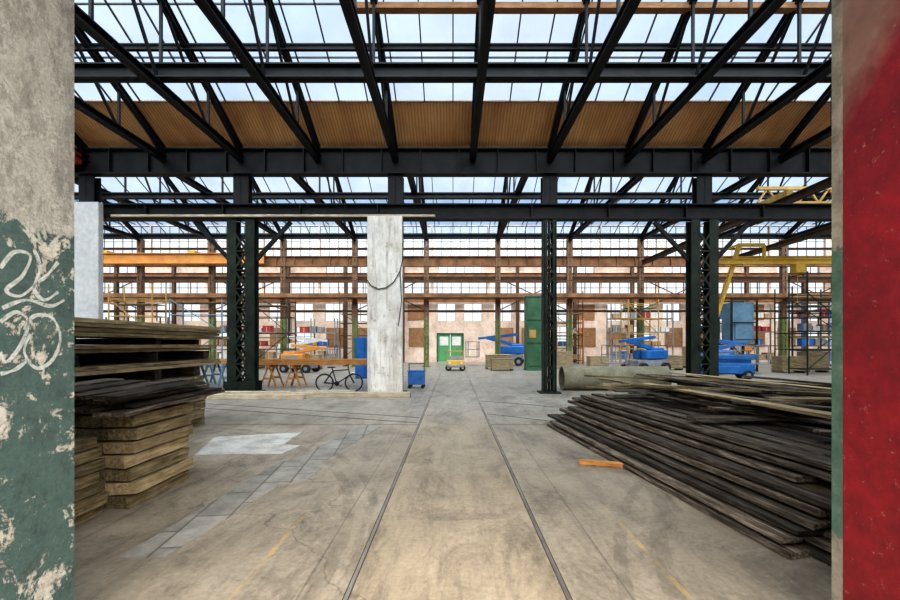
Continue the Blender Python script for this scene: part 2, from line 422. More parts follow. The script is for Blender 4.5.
# ------------------------------------------------------------------ roofs
def slope(idx, y_e, z_e, y_r, z_r, board, xr, step=.85, wbar=.05, rows=.95, label='sloping glazed skylight', mat=None):
    dy = y_r - y_e; dz = z_r - z_e; Ls = math.hypot(dy, dz)
    def P(x, t, o=0): return (x, y_e + dy * t / Ls, z_e + dz * t / Ls + o)
    mb = MB(); a = [P(-36, 0), P(36, 0), P(36, board), P(-36, board)]; b = [(p[0], p[1], p[2] + .02) for p in a]
    mb.add(a + b, [(0, 1, 2, 3), (4, 7, 6, 5), (0, 4, 5, 1), (1, 5, 6, 2), (2, 6, 7, 3), (3, 7, 4, 0)])
    mb.obj('ceiling' if idx == 1 else 'ceiling.%03d' % idx, mat or SOFFIT, kind=S, label='ochre-brown corrugated roof boarding')
    gl = MB().add([P(-36, board), P(36, board), P(36, Ls), P(-36, Ls)], [(0, 1, 2, 3)]).obj('window_%d' % (1 + idx), GLASS, kind=S, label=label)
    fb = MB(); x = -xr
    while x <= xr + .01:
        fb.bar(P(x, board, -.03), P(x, Ls, -.03), wbar, .05); x += step
    t = board
    while t < Ls:
        fb.bar(P(-xr, t, -.03), P(xr, t, -.03), wbar, .04); t += rows
    fb.obj('glazing_bars', BARM, parent=gl)
E1, R1, YR1 = 8.2, 11.1, 8.15
slope(1, 14.0, E1, YR1, R1, 1.6, 17.85, wbar=.032, rows=1.25)
slope(2, 2.25, E1, YR1, R1, .4, 17.85, 1.7, .04, 1.9)
E2, R2 = 9.45, 13.4
slope(3, 30.0, E2, 22.0, R2, .12, 28.05, 1.275, .04, 2.9, mat=RUSTD)
slope(4, 14.15, E2, 22.0, R2, .4, 28.9, 1.7, .04, 1.9)
gl = MB().add([(-36, 30.2, 12.5), (36, 30.2, 12.5), (36, 38.3, 12.5), (-36, 38.3, 12.5)], [(0, 1, 2, 3)]).obj('window_6', GLASS, kind=S, label='flat glazed roof over rear bay')
fb = MB()
for k in range(-28, 29): fb.box(k * 1.25 - .03, k * 1.25 + .03, 30.2, 38, 12.42, 12.49)
fb.obj('glazing_bars', BARM, parent=gl)
MB().box(-36, 36, 14.03, 14.10, E1, E2).obj('wall_clerestory', STEEL, kind=S, label='dark upstand between two roofs')
MB().box(-36, 36, 30.05, 30.15, 12.2, 12.5).obj('wall_clerestory.001', RUSTD, kind=S, label='upstand between two roofs')

def truss(y0, y1, ze, zr, zc, x, grp, n=3, k=1.0, mat=STEEL):
    ym = (y0 + y1) / 2
    e = empty('roof_truss', (x, 0, 0), 'dark riveted steel roof truss carrying the skylights', 'truss', grp)
    zr0 = ze - .22; zrr = zr - .22
    MB().ibar((0, y0, zc), (0, y1, zc), .2 * k, .2 * k, .03).obj('bottom_chord', mat, parent=e)
    MB().ibar((0, y1, zr0), (0, ym, zrr), .16 * k, .18 * k, .03).ibar((0, y0, zr0), (0, ym, zrr), .16 * k, .18 * k, .03).obj('top_chord', mat, parent=e)
    mb = MB()
    def top(y): return zr0 + (zrr - zr0) * (1 - abs(y - ym) / (y1 - ym))
    ys = [y0 + (y1 - y0) * i / (2 * n) for i in range(2 * n + 1)]
    for i in range(1, 2 * n): mb.bar((0, ys[i], zc), (0, ys[i], top(ys[i])), .06 * k, .06 * k)
    for i in range(n):
        mb.bar((0, ys[i], zc), (0, ys[i + 1], top(ys[i + 1])), .06 * k, .06 * k)
        mb.bar((0, ys[2 * n - i], zc), (0, ys[2 * n - i - 1], top(ys[2 * n - i - 1])), .06 * k, .06 * k)
    mb.obj('web_members', mat, parent=e)
    return e
T1 = truss(2.3, 13.95, E1, R1, 7.75, -1.9 + 2.55 * -5, 'roof trusses of the front bay')
for i in range(-4, 7): dup(T1, (-1.9 + 2.55 * i, 0, 0))
T2 = truss(14.2, 29.9, E2, R2, 9.1, -1.9 + 5.1 * -5, 'roof trusses of the middle bay', 3, 1.25)
for i in range(-4, 7): dup(T2, (-1.9 + 5.1 * i, 0, 0))

def beam(y, z0, z1, w, mat, label, x0=-36, x1=36, name='steel_beam', stiff=0):
    mb = MB().ibar((x0, y, (z0 + z1) / 2), (x1, y, (z0 + z1) / 2), w, z1 - z0, .035)
    if stiff:
        x = x0 + .5
        while x < x1: mb.box(x - .015, x + .015, y - w / 2 + .02, y + w / 2 - .02, z0, z1); x += stiff
    return mb.obj(name, mat, label=label, cat='beam')
beam(13.9, 7.22, 8.05, .35, STEEL, 'deep dark plate girder along the eave', stiff=1.275)
beam(14.0, 5.76, 6.26, .36, STEEL, 'dark steel cross beam tying the columns', x0=-13.2, x1=15.3, stiff=2.55)
beam(10.0, 7.92, 8.26, .25, STEEL, 'dark longitudinal beam over the truss chords')
beam(5.2, 7.92, 8.26, .25, STEEL, 'dark longitudinal beam over the truss chords')
for (y, z) in ((11.0, 9.46), (9.6, 10.15)):
    beam(y, z - .14, z + .02, .1, STEEL, 'slim steel purlin under the skylight', name='purlin', x0=-18, x1=18)
for (y, z) in ((26.5, 10.9), (24.0, 12.1)):
    beam(y, z - .14, z + .02, .1, STEEL, 'slim steel purlin under the skylight', name='purlin', x0=-30, x1=30)
MB().box(-2.6, 18, 10.1, 10.3, 9.72, 9.86).obj('timber_rail', BOARD, label='tan timber rail high under the skylight', cat='timber')
beam(20.5, 8.72, 8.98, .25, STEEL, 'dark longitudinal beam in the middle roof')
beam(30.0, 9.15, 9.42, .3, STEEL, 'dark eave girder of the middle bay', stiff=2.55)
beam(29.95, 7.15, 7.85, .35, RUST, 'rust-brown crane runway girder', stiff=1.275)
beam(30.0, 8.35, 8.5, .15, RUSTD, 'thin rusty tie beam')
beam(30.0, 6.3, 6.45, .12, RUSTD, 'thin rusty tie beam')
beam(30.0, 3.9, 4.05, .12, RUSTD, 'thin rusty tie beam')
beam(37.4, 5.35, 5.75, .3, RUST, 'rusty beam along the end wall')
beam(37.4, 7.5, 7.95, .3, RUST, 'rusty crane beam along the end wall')
beam(37.4, 9.1, 9.45, .3, STEEL, 'dark beam along the end wall')
beam(34.0, 6.6, 7.0, .25, RUSTD, 'dark rusty beam in the rear bay')
for i in range(-5, 7):
    x = -1.9 + 5.1 * i
    MB().bar((x + .2, 30.1, 4.1), (x + 4.9, 30.1, 6.3), .03, .07).bar((x + 4.9, 30.16, 4.1), (x + .2, 30.16, 6.3), .03, .07).obj('cross_brace', RUSTD, label='thin rusty diagonal cross bracing between columns', cat='brace', group='rear cross bracing') if i % 2 else None

def column_twin(x, y, h, mat, grp):
    e = empty('steel_column', (x, y, 0), 'twin-post dark green-black lattice steel column', 'column', grp)
    for sx in (-.30, .30):
        MB().ibar((sx, 0, .06), (sx, 0, h), .30, .34, .035).obj('post', mat, parent=e)
    mb = MB(); z = .35; k = 1; nn = int((h - .5) / .62)
    for i in range(nn):
        for yy in (-.18, .18):
            mb.bar((-.2 * k, yy, z), (.2 * k, yy, z + .62), .02, .07); mb.bar((.2 * k, yy * .93, z), (-.2 * k, yy * .93, z + .62), .02, .05)
        mb.box(-.17, .17, -.19, .19, z - .02, z + .02)
        k = -k; z += .62
    mb.obj('lattice_bracing', mat, parent=e)
    MB().box(-.6, .6, -.35, .35, 0, .06).box(-.52, .52, -.26, -.23, .06, .4).box(-.52, .52, .23, .26, .06, .4).obj('base_plate', mat, parent=e)
    return e
def column_single(x, y, h, mat, grp, w=.44, label='slim dark steel column with laced faces'):
    e = empty('steel_column', (x, y, 0), label, 'column', grp)
    for sx in (-1, 1):
        c = sx * (w / 2 - .03)
        MB().box(c - .03, c + .03, -.16, .16, .05, h).box(min(c, c - sx * .1), max(c, c - sx * .1), -.16, -.135, .05, h).box(min(c, c - sx * .1), max(c, c - sx * .1), .135, .16, .05, h).obj('post', mat, parent=e)
    mb = MB(); z = .3; k = 1
    while z < h - .5:
        for yy in (-.17, .17): mb.bar((-(w / 2 - .05) * k, yy, z), ((w / 2 - .05) * k, yy, z + .4), .02, .06)
        k = -k; z += .4
    mb.box(-.02, .02, -.12, .12, .05, h)
    mb.obj('lattice_bracing', mat, parent=e)
    MB().box(-w / 2 - .12, w / 2 + .12, -.3, .3, 0, .05).obj('base_plate', mat, parent=e)
    return e
G1 = 'columns between front and middle bays'
c1 = column_twin(-7.0, 14.0, 5.74, STEELG, G1)
c2 = dup(c1, (8.3, 14.0, 0)); dup(c1, (-12.9, 14.35, 0))
c3 = column_single(3.2, 14.0, 5.74, STEELG, G1); dup(c3, (-1.9, 14.05, 0)); dup(c3, (13.4, 14, 0))
st = MB().ibar((0, 0, 0), (0, 0, .94), .5, .3, .035).obj('column_stub', STEEL, loc=(-7, 14, 6.27), label='short dark steel stub between beams', cat='column', group='stubs between the beams')
for x in (-12.1, -1.9, 3.2, 8.3, 13.4): dup(st, (x, 14, 6.27))
for x in (-7, 8.3):
    for sx in (-1, 1):
        MB().bar((sx * .45, 0, -1.3), (sx * 1.6, 0, -.04), .1, .12).obj('knee_brace', STEEL, loc=(x, 14, 5.74), label='diagonal dark steel knee brace under the beam', cat='brace', group='knee braces')
G2 = 'rusty columns of the rear row'
c4 = column_single(-1.9 - 5.1 * 6, 30.0, 9.1, REARC, G2, .36, 'rust-brown laced steel column with green base')
for i in range(-5, 8): dup(c4, (-1.9 + 5.1 * i, 30.0, 0))
ep = MB().ibar((0, 0, 0), (0, 0, 9.05), .26, .3, .03).box(-.25, .25, -.25, .25, 0, .03).obj('wall_post', RUSTD, loc=(.65 - 5.1 * 6, 37.4, 0), label='slim dark rusty steel post before the end wall', cat='column', group='posts along the end wall')
for i in range(-5, 7):
    if i: dup(ep, (.65 + 5.1 * i, 37.4, 0))
cg = MB().ibar((-24.2, 28.9, 7.5), (-13.0, 28.9, 7.5), .4, .72, .04).obj('crane_girder', ORANGE, label='long bright orange overhead crane girder', cat='crane')
for x in (-24, -18, -13.5): MB().box(x - .25, x + .25, 28.85, 29.8, 7.88, 8.05).obj('end_carriage', YELLOW, parent=cg)
cw = empty('catwalk', (0, 29.4, 4.85), 'rusty steel catwalk with railings between columns', 'catwalk')
MB().box(-30, 30, -.45, .4, 0, .1).box(-30, 30, -.47, -.42, .0, .28).obj('walkway_deck', RUST, parent=cw)
mb = MB(); x = -30
while x <= 30: mb.bar((x, -.42, .1), (x, -.42, 1.15), .05, .05); x += 1.7
mb.bar((-30, -.42, 1.15), (30, -.42, 1.15), .06, .06).bar((-30, -.42, .65), (30, -.42, .65), .04, .04)
mb.obj('railing', RUSTD, parent=cw)

sb = MB().box(0, 1.12, 0, .24, 0, 5.72).obj('concrete_slab', CONC, loc=(-2.74, 13.4, 0), label='tall upright off-white concrete slab with rusty stains', cat='slab', bevel=.02)
mb = MB(); prev = None
for p in [(1.13, .1, 5.7), (1.14, .05, 4.9), (1.13, 0, 4.3), (1.05, -.02, 3.95), (.85, -.025, 3.6), (.6, -.025, 3.42), (.35, -.025, 3.38), (.12, -.02, 3.5), (-.02, 0, 3.7)]:
    if prev: mb.cyl(prev, p, .016, 6)
    prev = p
mb.cyl((1.05, -.02, 3.95), (1.1, -.02, 3.0), .014, 6).cyl((1.1, -.02, 3.0), (1.0, -.02, 2.2), .014, 6)
mb.obj('hanging_hose', CABLE, parent=sb, label='thin dark hose hanging along the slab edge')
MB().box(0, 1.6, 0, .2, 0, 6.2).obj('metal_sheet', METALSHEET, loc=(-13.0, 13.5, 0), label='tall whitish upright sheet panel', cat='panel', bevel=.01)
def plank_obj(p1, p2, w, t, mat, label, cat='plank', group=None, name='plank', jit=.01, sag=0, roll=0, seg=7):
    p1, p2 = Vector(p1), Vector(p2); L = (p2 - p1).length; mb = MB(); vs = []
    wr = w * R.uniform(.9, 1.06); skew = [R.uniform(-.03, .03) for _ in range(2)]
    for i in range(seg + 1):
        x = -L / 2 + L * i / seg; q = (2 * i / seg - 1); z0 = -sag * (1 - q * q)
        for a, b in ((-1, -1), (1, -1), (1, 1), (-1, 1)):
            xx = x + (skew[0 if i == 0 else 1] * a if i in (0, seg) else 0) + (R.uniform(-.015, .015) if i in (0, seg) else 0)
            vs.append((xx, a * wr / 2 + R.uniform(-jit, jit), z0 + b * t / 2 + R.uniform(-jit, jit) * .35))
    fs = [(3, 2, 1, 0), tuple(seg * 4 + i for i in range(4))]
    for i in range(seg):
        for j in range(4): fs.append((i * 4 + j, i * 4 + (j + 1) % 4, (i + 1) * 4 + (j + 1) % 4, (i + 1) * 4 + j))
    mb.add(vs, fs)
    o = mb.obj(name, mat, label=label, cat=cat, group=group)
    d = (p2 - p1).normalized(); up = Vector((0, 0, 1)); sd = up.cross(d).normalized(); up = d.cross(sd)
    m = Matrix((d, sd, up)).transposed().to_4x4(); m.translation = (p1 + p2) / 2
    o.matrix_world = m @ Matrix.Rotation(roll, 4, 'X'); return o
plank_obj((-11.2, 13.765, 5.83), (-.6, 13.765, 5.83), .1, .07, WOODP, 'long pale timber batten along the beam', 'timber', name='batten', jit=.003)

# ------------------------------------------------------------------ rails and floor inlays
for x in (-.687, .743):
    e = empty('rail', (x, 0, 0), 'flush steel track rail set in concrete', 'rail', 'track rails')
    MB().box(-.012, .012, -8, 37.9, 0, .003).obj('rail_head', RAILM, parent=e)
    MB().box(-.021, -.012, -8, 37.9, 0, .0015).obj('flange_groove', GROOVE, parent=e)
    MB().box(.012, .021, -8, 37.9, 0, .0015).obj('flange_groove', GROOVE, parent=e)
def inlay(name, pts, mat, label, th=.004):
    a = sum(pts[i][0] * pts[(i + 1) % len(pts)][1] - pts[(i + 1) % len(pts)][0] * pts[i][1] for i in range(len(pts)))
    if a < 0: pts = pts[::-1]
    c = Vector((sum(p[0] for p in pts) / len(pts), sum(p[1] for p in pts) / len(pts), 0))
    n = len(pts); vs = [(p[0] - c.x, p[1] - c.y, 0) for p in pts] + [(p[0] - c.x, p[1] - c.y, th) for p in pts]
    mb = MB(); mb.add(vs, [tuple(range(n - 1, -1, -1)), tuple(range(n, 2 * n))] + [(i, (i + 1) % n, (i + 1) % n + n, i + n) for i in range(n)])
    return mb.obj(name, mat, loc=c, label=label, kind=S)
inlay('trim_2', [(-2.55, 3.2), (-2.2, 3.2), (-2.0, 4.9), (-1.75, 5.0), (-1.7, 5.5), (-1.82, 5.6), (-1.42, 8.4), (-1.85, 8.4), (-2.25, 5.9), (-2.4, 5.8)], PAVER, 'strip of faded worn slabs set in the floor', .003)
inlay('trim_3', [(-3.79, 6.17), (-2.55, 6.25), (-2.45, 6.75), (-2.75, 6.8), (-2.80, 7.75), (-4.17, 7.36)], PATCH, 'pale sharp-edged cement repair patch', .003)
for i, (a, b) in enumerate([((-9, 11.6), (-.75, 8.7)), ((-9, 12.3), (-.75, 9.3)), ((.8, 9.8), (3.0, 8.2)), ((.8, 12.0), (6, 8.9))]):
    a = Vector((*a, 0)); b = Vector((*b, 0)); sd = (b - a).cross(Vector((0, 0, 1))).normalized() * .02
    inlay('trim_%d' % (5 + i), [tuple(a - sd), tuple(b - sd), tuple(b + sd), tuple(a + sd)], GROOVE, 'old crossing track groove in the floor', .003)

# ------------------------------------------------------------------ wood piles, left
def stack_y(xr, y0, y1, z0, n, t, w, nx, mat, label, grp, jx=.04, jy=.06, drift=0, gap=.004, mats=None, jit=.006):
    z = z0
    for k in range(n):
        off = R.uniform(-jx, jx) + drift * k
        for i in range(nx):
            xc = xr + off - w / 2 - i * (w + .012)
            a = y0 + R.uniform(-jy, jy); b = y1 + R.uniform(-jy, jy)
            m = mat if mats is None else R.choice(mats)
            plank_obj((xc, a, z + t / 2), (xc + R.uniform(-.02, .02), b, z + t / 2), w - .01, t * .92, m, label, group=grp, name='timber' if t > .09 else 'plank', jit=jit)
        z += t + gap
    return z
stack_y(-3.33, 3.35, 4.02, 0, 7, .105, .30, 3, WOODO, 'short weathered brown timber board', 'near timber stack', .04, .02)
stack_y(-3.17, 4.16, 5.08, 0, 7, .122, .30, 4, WOODO, 'short squared weathered brown timber baulk', 'timber stack by the doorway', .045, .04, gap=.012, mats=[WOODO, WOODO, WOODT], jit=.005)
zt = .955
for k in range(4):
    for i in range(4):
        xc = -3.2 - i * .34 + R.uniform(-.10, .08)
        plank_obj((xc, 3.95 + R.uniform(-.15, .15), zt + .02), (xc + R.uniform(-.08, .14), 5.4 + R.uniform(-.3, .2), zt + .03 + R.uniform(0, .03)), .25, .035, WOODD, 'dark rough plank lying loose on the stack', group='loose planks on timber stack', jit=.014)
    zt += .055
XS = -5.0
zt2 = stack_y(XS, 5.3, 8.5, 0, 6, .165, .42, 4, WOODO, 'long heavy weathered timber', 'long timber stack', .05, .1)
def spacers(z, h, ys):
    for y in ys: plank_obj((-6.6, y, z), (XS - .06, y, z), .12, h, WOODD, 'short spacer batten between layers', group='spacer battens', name='spacer')
spacers(zt2 + .09, .18, (5.6, 7.2, 8.3))
z3 = stack_y(XS + .1, 5.2, 9.1, zt2 + .19, 2, .055, .33, 5, WOODT, 'long tan plank stacked flat', 'long plank stack', .04, .2, mats=[WOODT, WOODO], jit=.005)
spacers(z3 + .085, .17, (5.6, 7.2, 8.6))
z4 = stack_y(XS + .06, 5.1, 8.6, z3 + .18, 2, .055, .33, 5, WOODT, 'long tan plank stacked flat', 'long plank stack', .06, .2, mats=[WOODO, WOODT], jit=.005)
spacers(z4 + .05, .1, (5.6, 7.2, 8.3))
z5 = stack_y(XS + .12, 5.0, 9.0, z4 + .11, 4, .06, .33, 5, WOODT, 'long tan plank stacked flat', 'long plank stack', .04, .25, mats=[WOODT, WOODT, WOODT, WOODO], jit=.005)

# ------------------------------------------------------------------ weathered plank pile, right
def pile():
    z = 0
    ang0 = math.atan2(-5.15, .66); n = 9
    for k in range(n):
        lx = .082 * k + R.uniform(-.05, .05)
        tt = R.choice([.045, .05, .055, .06])
        for i in range(10):
            w = R.uniform(.19, .26); ox = lx + i * .28 + .12
            ang = ang0 + R.uniform(-.007, .007)
            L0 = 5.5 + (R.uniform(-.7, .5) if i else R.uniform(-.5, .1))
            st_ = Vector((1.82 + ox, 8.5 + R.uniform(-.5, .35), 0)); dv = Vector((math.cos(ang), math.sin(ang), 0))
            en = st_ + dv * L0
            if en.y < 2.6: en = st_ + dv * (L0 * (st_.y - 2.6) / (st_.y - en.y))
            plank_obj((st_.x, st_.y, z + tt / 2), (en.x, en.y, z + tt / 2), w, tt * .86, WOODD if R.random() < .92 else WOODO, 'long weathered grey-brown plank in a heap', group='heap of weathered planks', jit=.008)
        z += tt + (.014 if k % 3 else .032)
    for k in range(58):
        ang = -math.radians(R.choice([R.uniform(70, 86), R.uniform(55, 80), R.uniform(30, 60), R.uniform(3, 30)]))
        L = R.uniform(1.8, 4.2); cx = R.uniform(3.7, 6.4); cy = R.uniform(4.2, 8.3); zz = z + .01 + .0055 * k
        dv = Vector((math.cos(ang), math.sin(ang), 0)) * L / 2
        if cy - abs(dv.y) < 3.0: cy = 3.0 + abs(dv.y)
        if cx - abs(dv.x) < 2.85: cx = 2.85 + abs(dv.x)
        tl = R.uniform(-.04, .04)
        plank_obj((cx - dv.x, cy - dv.y, zz - tl), (cx + dv.x, cy + dv.y, zz + tl), R.uniform(.10, .22), .034, WOODD if R.random() < .68 else R.choice([WOODT, WOODO, WOODO]), 'loose weathered plank thrown on the heap', group='loose planks on the heap', jit=.012)
pile()
plank_obj((1.72, 5.72, .03), (2.25, 5.55, .03), .09, .05, WOODOR, 'short yellow-orange wooden offcut under the heap', 'block', name='wooden_offcut')

for (x0, x1, y, w) in ((-8.6, -5.1, 13.15, .24), (-5.0, -1.3, 12.9, .3), (-9.9, -7.8, 13.5, .22), (-7.6, -4.4, 12.4, .24), (-5.0, -3.2, 13.5, .2), (-10.2, -7.9, 12.5, .22)):
    plank_obj((x0, y, .075), (x1, y + .05, .075), w, .14, WOODP, 'long pale timber lying on the floor', 'timber', 'timbers on the floor', name='timber')
MB().tube((0, 0, .42), (3.7, 0, .42), .42, .36, 40).obj('concrete_pipe', PIPEM, loc=(3.85, 14.9, 0), label='long grey-green pipe lying on the floor', cat='pipe')

# ------------------------------------------------------------------ bicycle
def bicycle(loc, rz):
    e = empty('bicycle', loc, 'black city bicycle parked by the slab', 'bicycle', rz=rz)
    r = .34
    for x in (-.52, .55):
        w = MB().torus((x, 0, r), (0, 1, 0), r - .025, .026, 36, 8).torus((x, 0, r), (0, 1, 0), r - .055, .012, 36, 6, 1).cyl((x, -.04, r), (x, .04, r), .03, 10, 1)
        for i in range(14):
            a = 2 * math.pi * i / 14; w.cyl((x, 0, r), (x + (r - .04) * math.cos(a), 0, r + (r - .04) * math.sin(a)), .003, 4, 1, cap=False)
        w.obj('wheel', [RUBBER, GREY], parent=e)
    bb = (-.08, 0, .30); st = (-.22, 0, .78); hd = (.36, 0, .82); hb = (.40, 0, .62)
    f = MB()
    for a, b in ((bb, st), (st, hd), (bb, hb), (hd, hb), ((-.52, .04, r), bb), ((-.52, .04, r), st), ((-.52, -.04, r), bb), ((-.52, -.04, r), st), (hb, (.55, .05, r)), (hb, (.55, -.05, r)), (st, (-.25, 0, .9)), (hd, (.33, 0, .98))):
        f.cyl(a, b, .022, 8)
    f.obj('frame', RUBBER, parent=e)
    MB().cyl((.33, -.28, .98), (.33, .28, .98), .014, 8).cyl((.33, -.28, .98), (.2, -.3, .97), .018, 8).cyl((.33, .28, .98), (.2, .3, .97), .018, 8).obj('handlebar', RUBBER, parent=e)
    s_ = MB(); s_.add([(-.40, -.08, .93), (-.40, .08, .93), (-.12, .02, .93), (-.12, -.02, .93), (-.41, -.07, .88), (-.41, .07, .88), (-.12, .015, .89), (-.12, -.015, .89)], [(0, 3, 2, 1), (4, 5, 6, 7), (0, 1, 5, 4), (1, 2, 6, 5), (2, 3, 7, 6), (3, 0, 4, 7)])
    s_.obj('saddle', RUBBER, parent=e, bevel=.015)
    MB().cyl((-.08, .03, .3), (-.08, .045, .3), .09, 20).cyl((-.08, .06, .3), (.05, .06, .2), .01, 6).cyl((-.08, -.06, .3), (-.21, -.06, .4), .01, 6).box(0, .1, .06, .15, .19, .21).box(-.26, -.16, -.15, -.06, .39, .41).obj('crankset', RUBBER, parent=e)
    MB().cyl((.48, 0, .70), (.56, 0, .70), .04, 12).obj('headlamp', CHROME, parent=e)
    e.scale = (.92, .92, .92)
bicycle((-3.9, 14.35, 0), math.radians(4))

def trestle(x, y, h, mat, w=.8, grp='trestles', label='splayed-leg orange-brown wooden trestle'):
    e = empty('trestle', (x, y, 0), label, 'trestle', grp)
    MB().box(-.06, .06, -w / 2, w / 2, h - .1, h).obj('top_bar', mat, parent=e)
    for sx in (-1, 1):
        for sy in (-1, 1):
            MB().bar((sx * .3, sy * (w / 2 - .06), 0), (sx * .04, sy * (w / 2 - .12), h - .08), .07, .05).obj('leg', mat, parent=e)
    for sy in (-1, 1): MB().bar((-.2, sy * (w / 2 - .09), .35), (.2, sy * (w / 2 - .09), .35), .04, .07).obj('brace', mat, parent=e)
    return e
t0 = trestle(-6.85, 15.9, .85, WOODOR)
for x in (-5.95, -2.4): dup(t0, (x, 15.9, 0))
for i, yy in enumerate((15.65, 15.9, 16.15)):
    plank_obj((-7.2, yy, .96), (-2.2, yy, .96), .2, .2, WOODOR, 'long orange-brown timber resting on trestles', 'timber', 'timbers on trestles', name='timber', jit=.003)
t1 = trestle(-10.9, 16.0, .9, LBLUE, grp='pale blue trestles', label='pale blue painted steel trestle')
for x in (-9.8, -8.5): dup(t1, (x, 16.0, 0))
plank_obj((-12.2, 16.0, .97), (-7.5, 16.0, .97), .7, .14, WOODOR, 'wide orange-brown board resting on trestles', 'board', name='board', jit=.003)
plank_obj((-14, 17.5, .95), (-9.5, 17.5, .95), .4, .1, WOODT, 'tan board resting on pale trestles', 'board', name='board', jit=.003)
for x in (-13.5, -10): dup(t1, (x, 17.5, 0))

# ------------------------------------------------------------------ machines
def wheels(e, pts, r=.35, w=.25, hub=WHITE):
    for (x, y) in pts:
        MB().cyl((x, y - w / 2, r), (x, y + w / 2, r), r, 24, 0).cyl((x, y - w / 2 - .01, r), (x, y + w / 2 + .01, r), r * .45, 16, 1).obj('wheel', [RUBBER, hub], parent=e)
def boom_lift(loc, rz, mat, label, s=1.0, ext=1.0):
    e = empty('boom_lift', loc, label, 'lift', rz=rz)
    MB().box(-1.1, 1.1, -.55, .55, .3, .75).box(-.7, .7, -.6, .6, .35, .6).obj('chassis', GREY, parent=e, bevel=.04)
    wheels(e, [(-.85, -.7), (.85, -.7), (-.85, .7), (.85, .7)], .3, .22, GREY)
    MB().box(-1.2, .5, -.6, -.15, .8, 1.35).box(-1.2, .5, .15, .6, .8, 1.35).box(-1.2, -.3, -.3, .3, .8, 1.5).obj('turret', mat, parent=e, bevel=.08)
    MB().box(-1.22, -1.2, -.5, .5, .85, 1.2).box(-.9, .2, -.62, -.6, .9, 1.2).obj('engine_cover', GREY, parent=e)
    MB().bar((-1.0, 0, 1.3), (1.4, 0, 1.75 * ext), .2, .24).bar((1.4, 0, 1.75 * ext), (-.7, 0, 1.95 * ext), .18, .2).bar((-.7, 0, 1.95 * ext), (2.0, 0, 1.7 * ext), .14, .16).obj('boom', mat, parent=e, bevel=.02)
    b = MB(); X0, X1, z0, z1 = 2.0, 2.8, .55, 1.65
    b.box(X0, X1, -.6, .6, z0, z0 + .05)
    for x in (X0, X1):
        for y in (-.6, 0, .6): b.bar((x, y, z0), (x, y, z1), .04, .04)
        for z in (1.1, z1): b.bar((x, -.6, z), (x, .6, z), .04, .04)
    for y in (-.6, .6):
        for z in (1.1, z1): b.bar((X0, y, z), (X1, y, z), .04, .04)
    b.obj('basket', GREY, parent=e)
    e.scale = (s, s, s); return e
def scissor_lift(loc, rz, mat, label, h=.5):
    e = empty('scissor_lift', loc, label, 'lift', rz=rz)
    MB().box(-1.15, 1.15, -.4, .4, .22, .72).box(-.5, .5, -.44, .44, .26, .6).obj('chassis', mat, parent=e, bevel=.03)
    wheels(e, [(-.85, -.42), (.85, -.42), (-.85, .42), (.85, .42)], .2, .14, GREY)
    mb = MB(); n = 3; z = .75
    for k in range(n):
        for y in (-.33, .33):
            mb.bar((-1.0, y, z), (1.0, y, z + h / n), .05, .09); mb.bar((1.0, y * .85, z), (-1.0, y * .85, z + h / n), .05, .09)
        z += h / n
    mb.obj('scissor_arms', mat, parent=e)
    zt = .75 + h + .05
    MB().box(-1.15, 1.15, -.4, .4, zt, zt + .18).obj('platform', mat, parent=e, bevel=.01)
    mb = MB()
    for y in (-.38, .38):
        for x in (-1.12, -.4, .4, 1.12): mb.bar((x, y, zt + .1), (x, y, zt + .65), .03, .03)
        for zz in (zt + .42, zt + .65): mb.bar((-1.12, y, zz), (1.12, y, zz), .03, .03)
    for x in (-1.12, 1.12):
        for zz in (zt + .42, zt + .65): mb.bar((x, -.38, zz), (x, .38, zz), .03, .03)
    mb.obj('guard_rail', GREY, parent=e)
    MB().box(.7, 1.0, -.48, -.4, zt + .4, zt + .6).obj('control_box', ORANGE, parent=e)
boom_lift((14.4, 22.8, 0), math.radians(12), BLUE, 'blue boom lift with folded arm', .95)
boom_lift((11.2, 24.4, 0), math.radians(200), BLUE, 'blue boom lift with raised elbow', .95, 1.1)
boom_lift((4.1, 32.0, 0), math.radians(168), BLUE, 'blue boom lift near the end wall', 1.1, 1.1)
boom_lift((-11.8, 31.8, 0), math.radians(15), WHITE, 'white boom lift near the end wall', 1.1)
boom_lift((-8.8, 24.2, 0), math.radians(-10), ORANGE, 'orange boom lift with folded arm', .8)
scissor_lift((12.9, 20.0, 0), math.radians(-12), BLUE, 'blue scissor lift with lowered platform', .12)
def cart(loc):
    e = empty('utility_vehicle', loc, 'small yellow utility vehicle standing on the track', 'vehicle')
    MB().box(-.62, .62, -.9, .9, .3, .75).box(-.62, .62, -.98, -.9, .25, .45, 1).obj('body', [YELLOW, GREY], parent=e, bevel=.04)
    wheels(e, [(-.5, -.6), (.5, -.6), (-.5, .6), (.5, .6)], .22, .16)
    mb = MB()
    for sx in (-.55, .55): mb.bar((sx, -.3, .7), (sx, -.1, 1.35), .05, .05).bar((sx, .8, .7), (sx, .8, 1.35), .05, .05)
    mb.box(-.6, .6, -.2, .88, 1.35, 1.42).obj('canopy', OCHRE, parent=e, bevel=.01)
    MB().box(-.52, .52, -.42, -.38, .7, 1.05).obj('windscreen', GREY, parent=e)
    for x in (-.42, .42): MB().cyl((x, -.92, .58), (x, -.89, .58), .08, 12).obj('headlight', WHITE, parent=e)
    e.scale = (.85, .85, .85)
cart((.15, 26.0, 0))
e = empty('trolley', (-1.35, 15.6, 0), 'blue tool trolley on castors', 'trolley')
MB().box(-.3, .3, -.25, .25, .14, .62).box(-.32, .32, -.27, .27, .62, .66).obj('cabinet_body', BLUE, parent=e, bevel=.01)
for sx in (-.24, .24):
    for sy in (-.2, .2): MB().cyl((sx, sy - .02, .07), (sx, sy + .02, .07), .07, 12).obj('castor', RUBBER, parent=e)
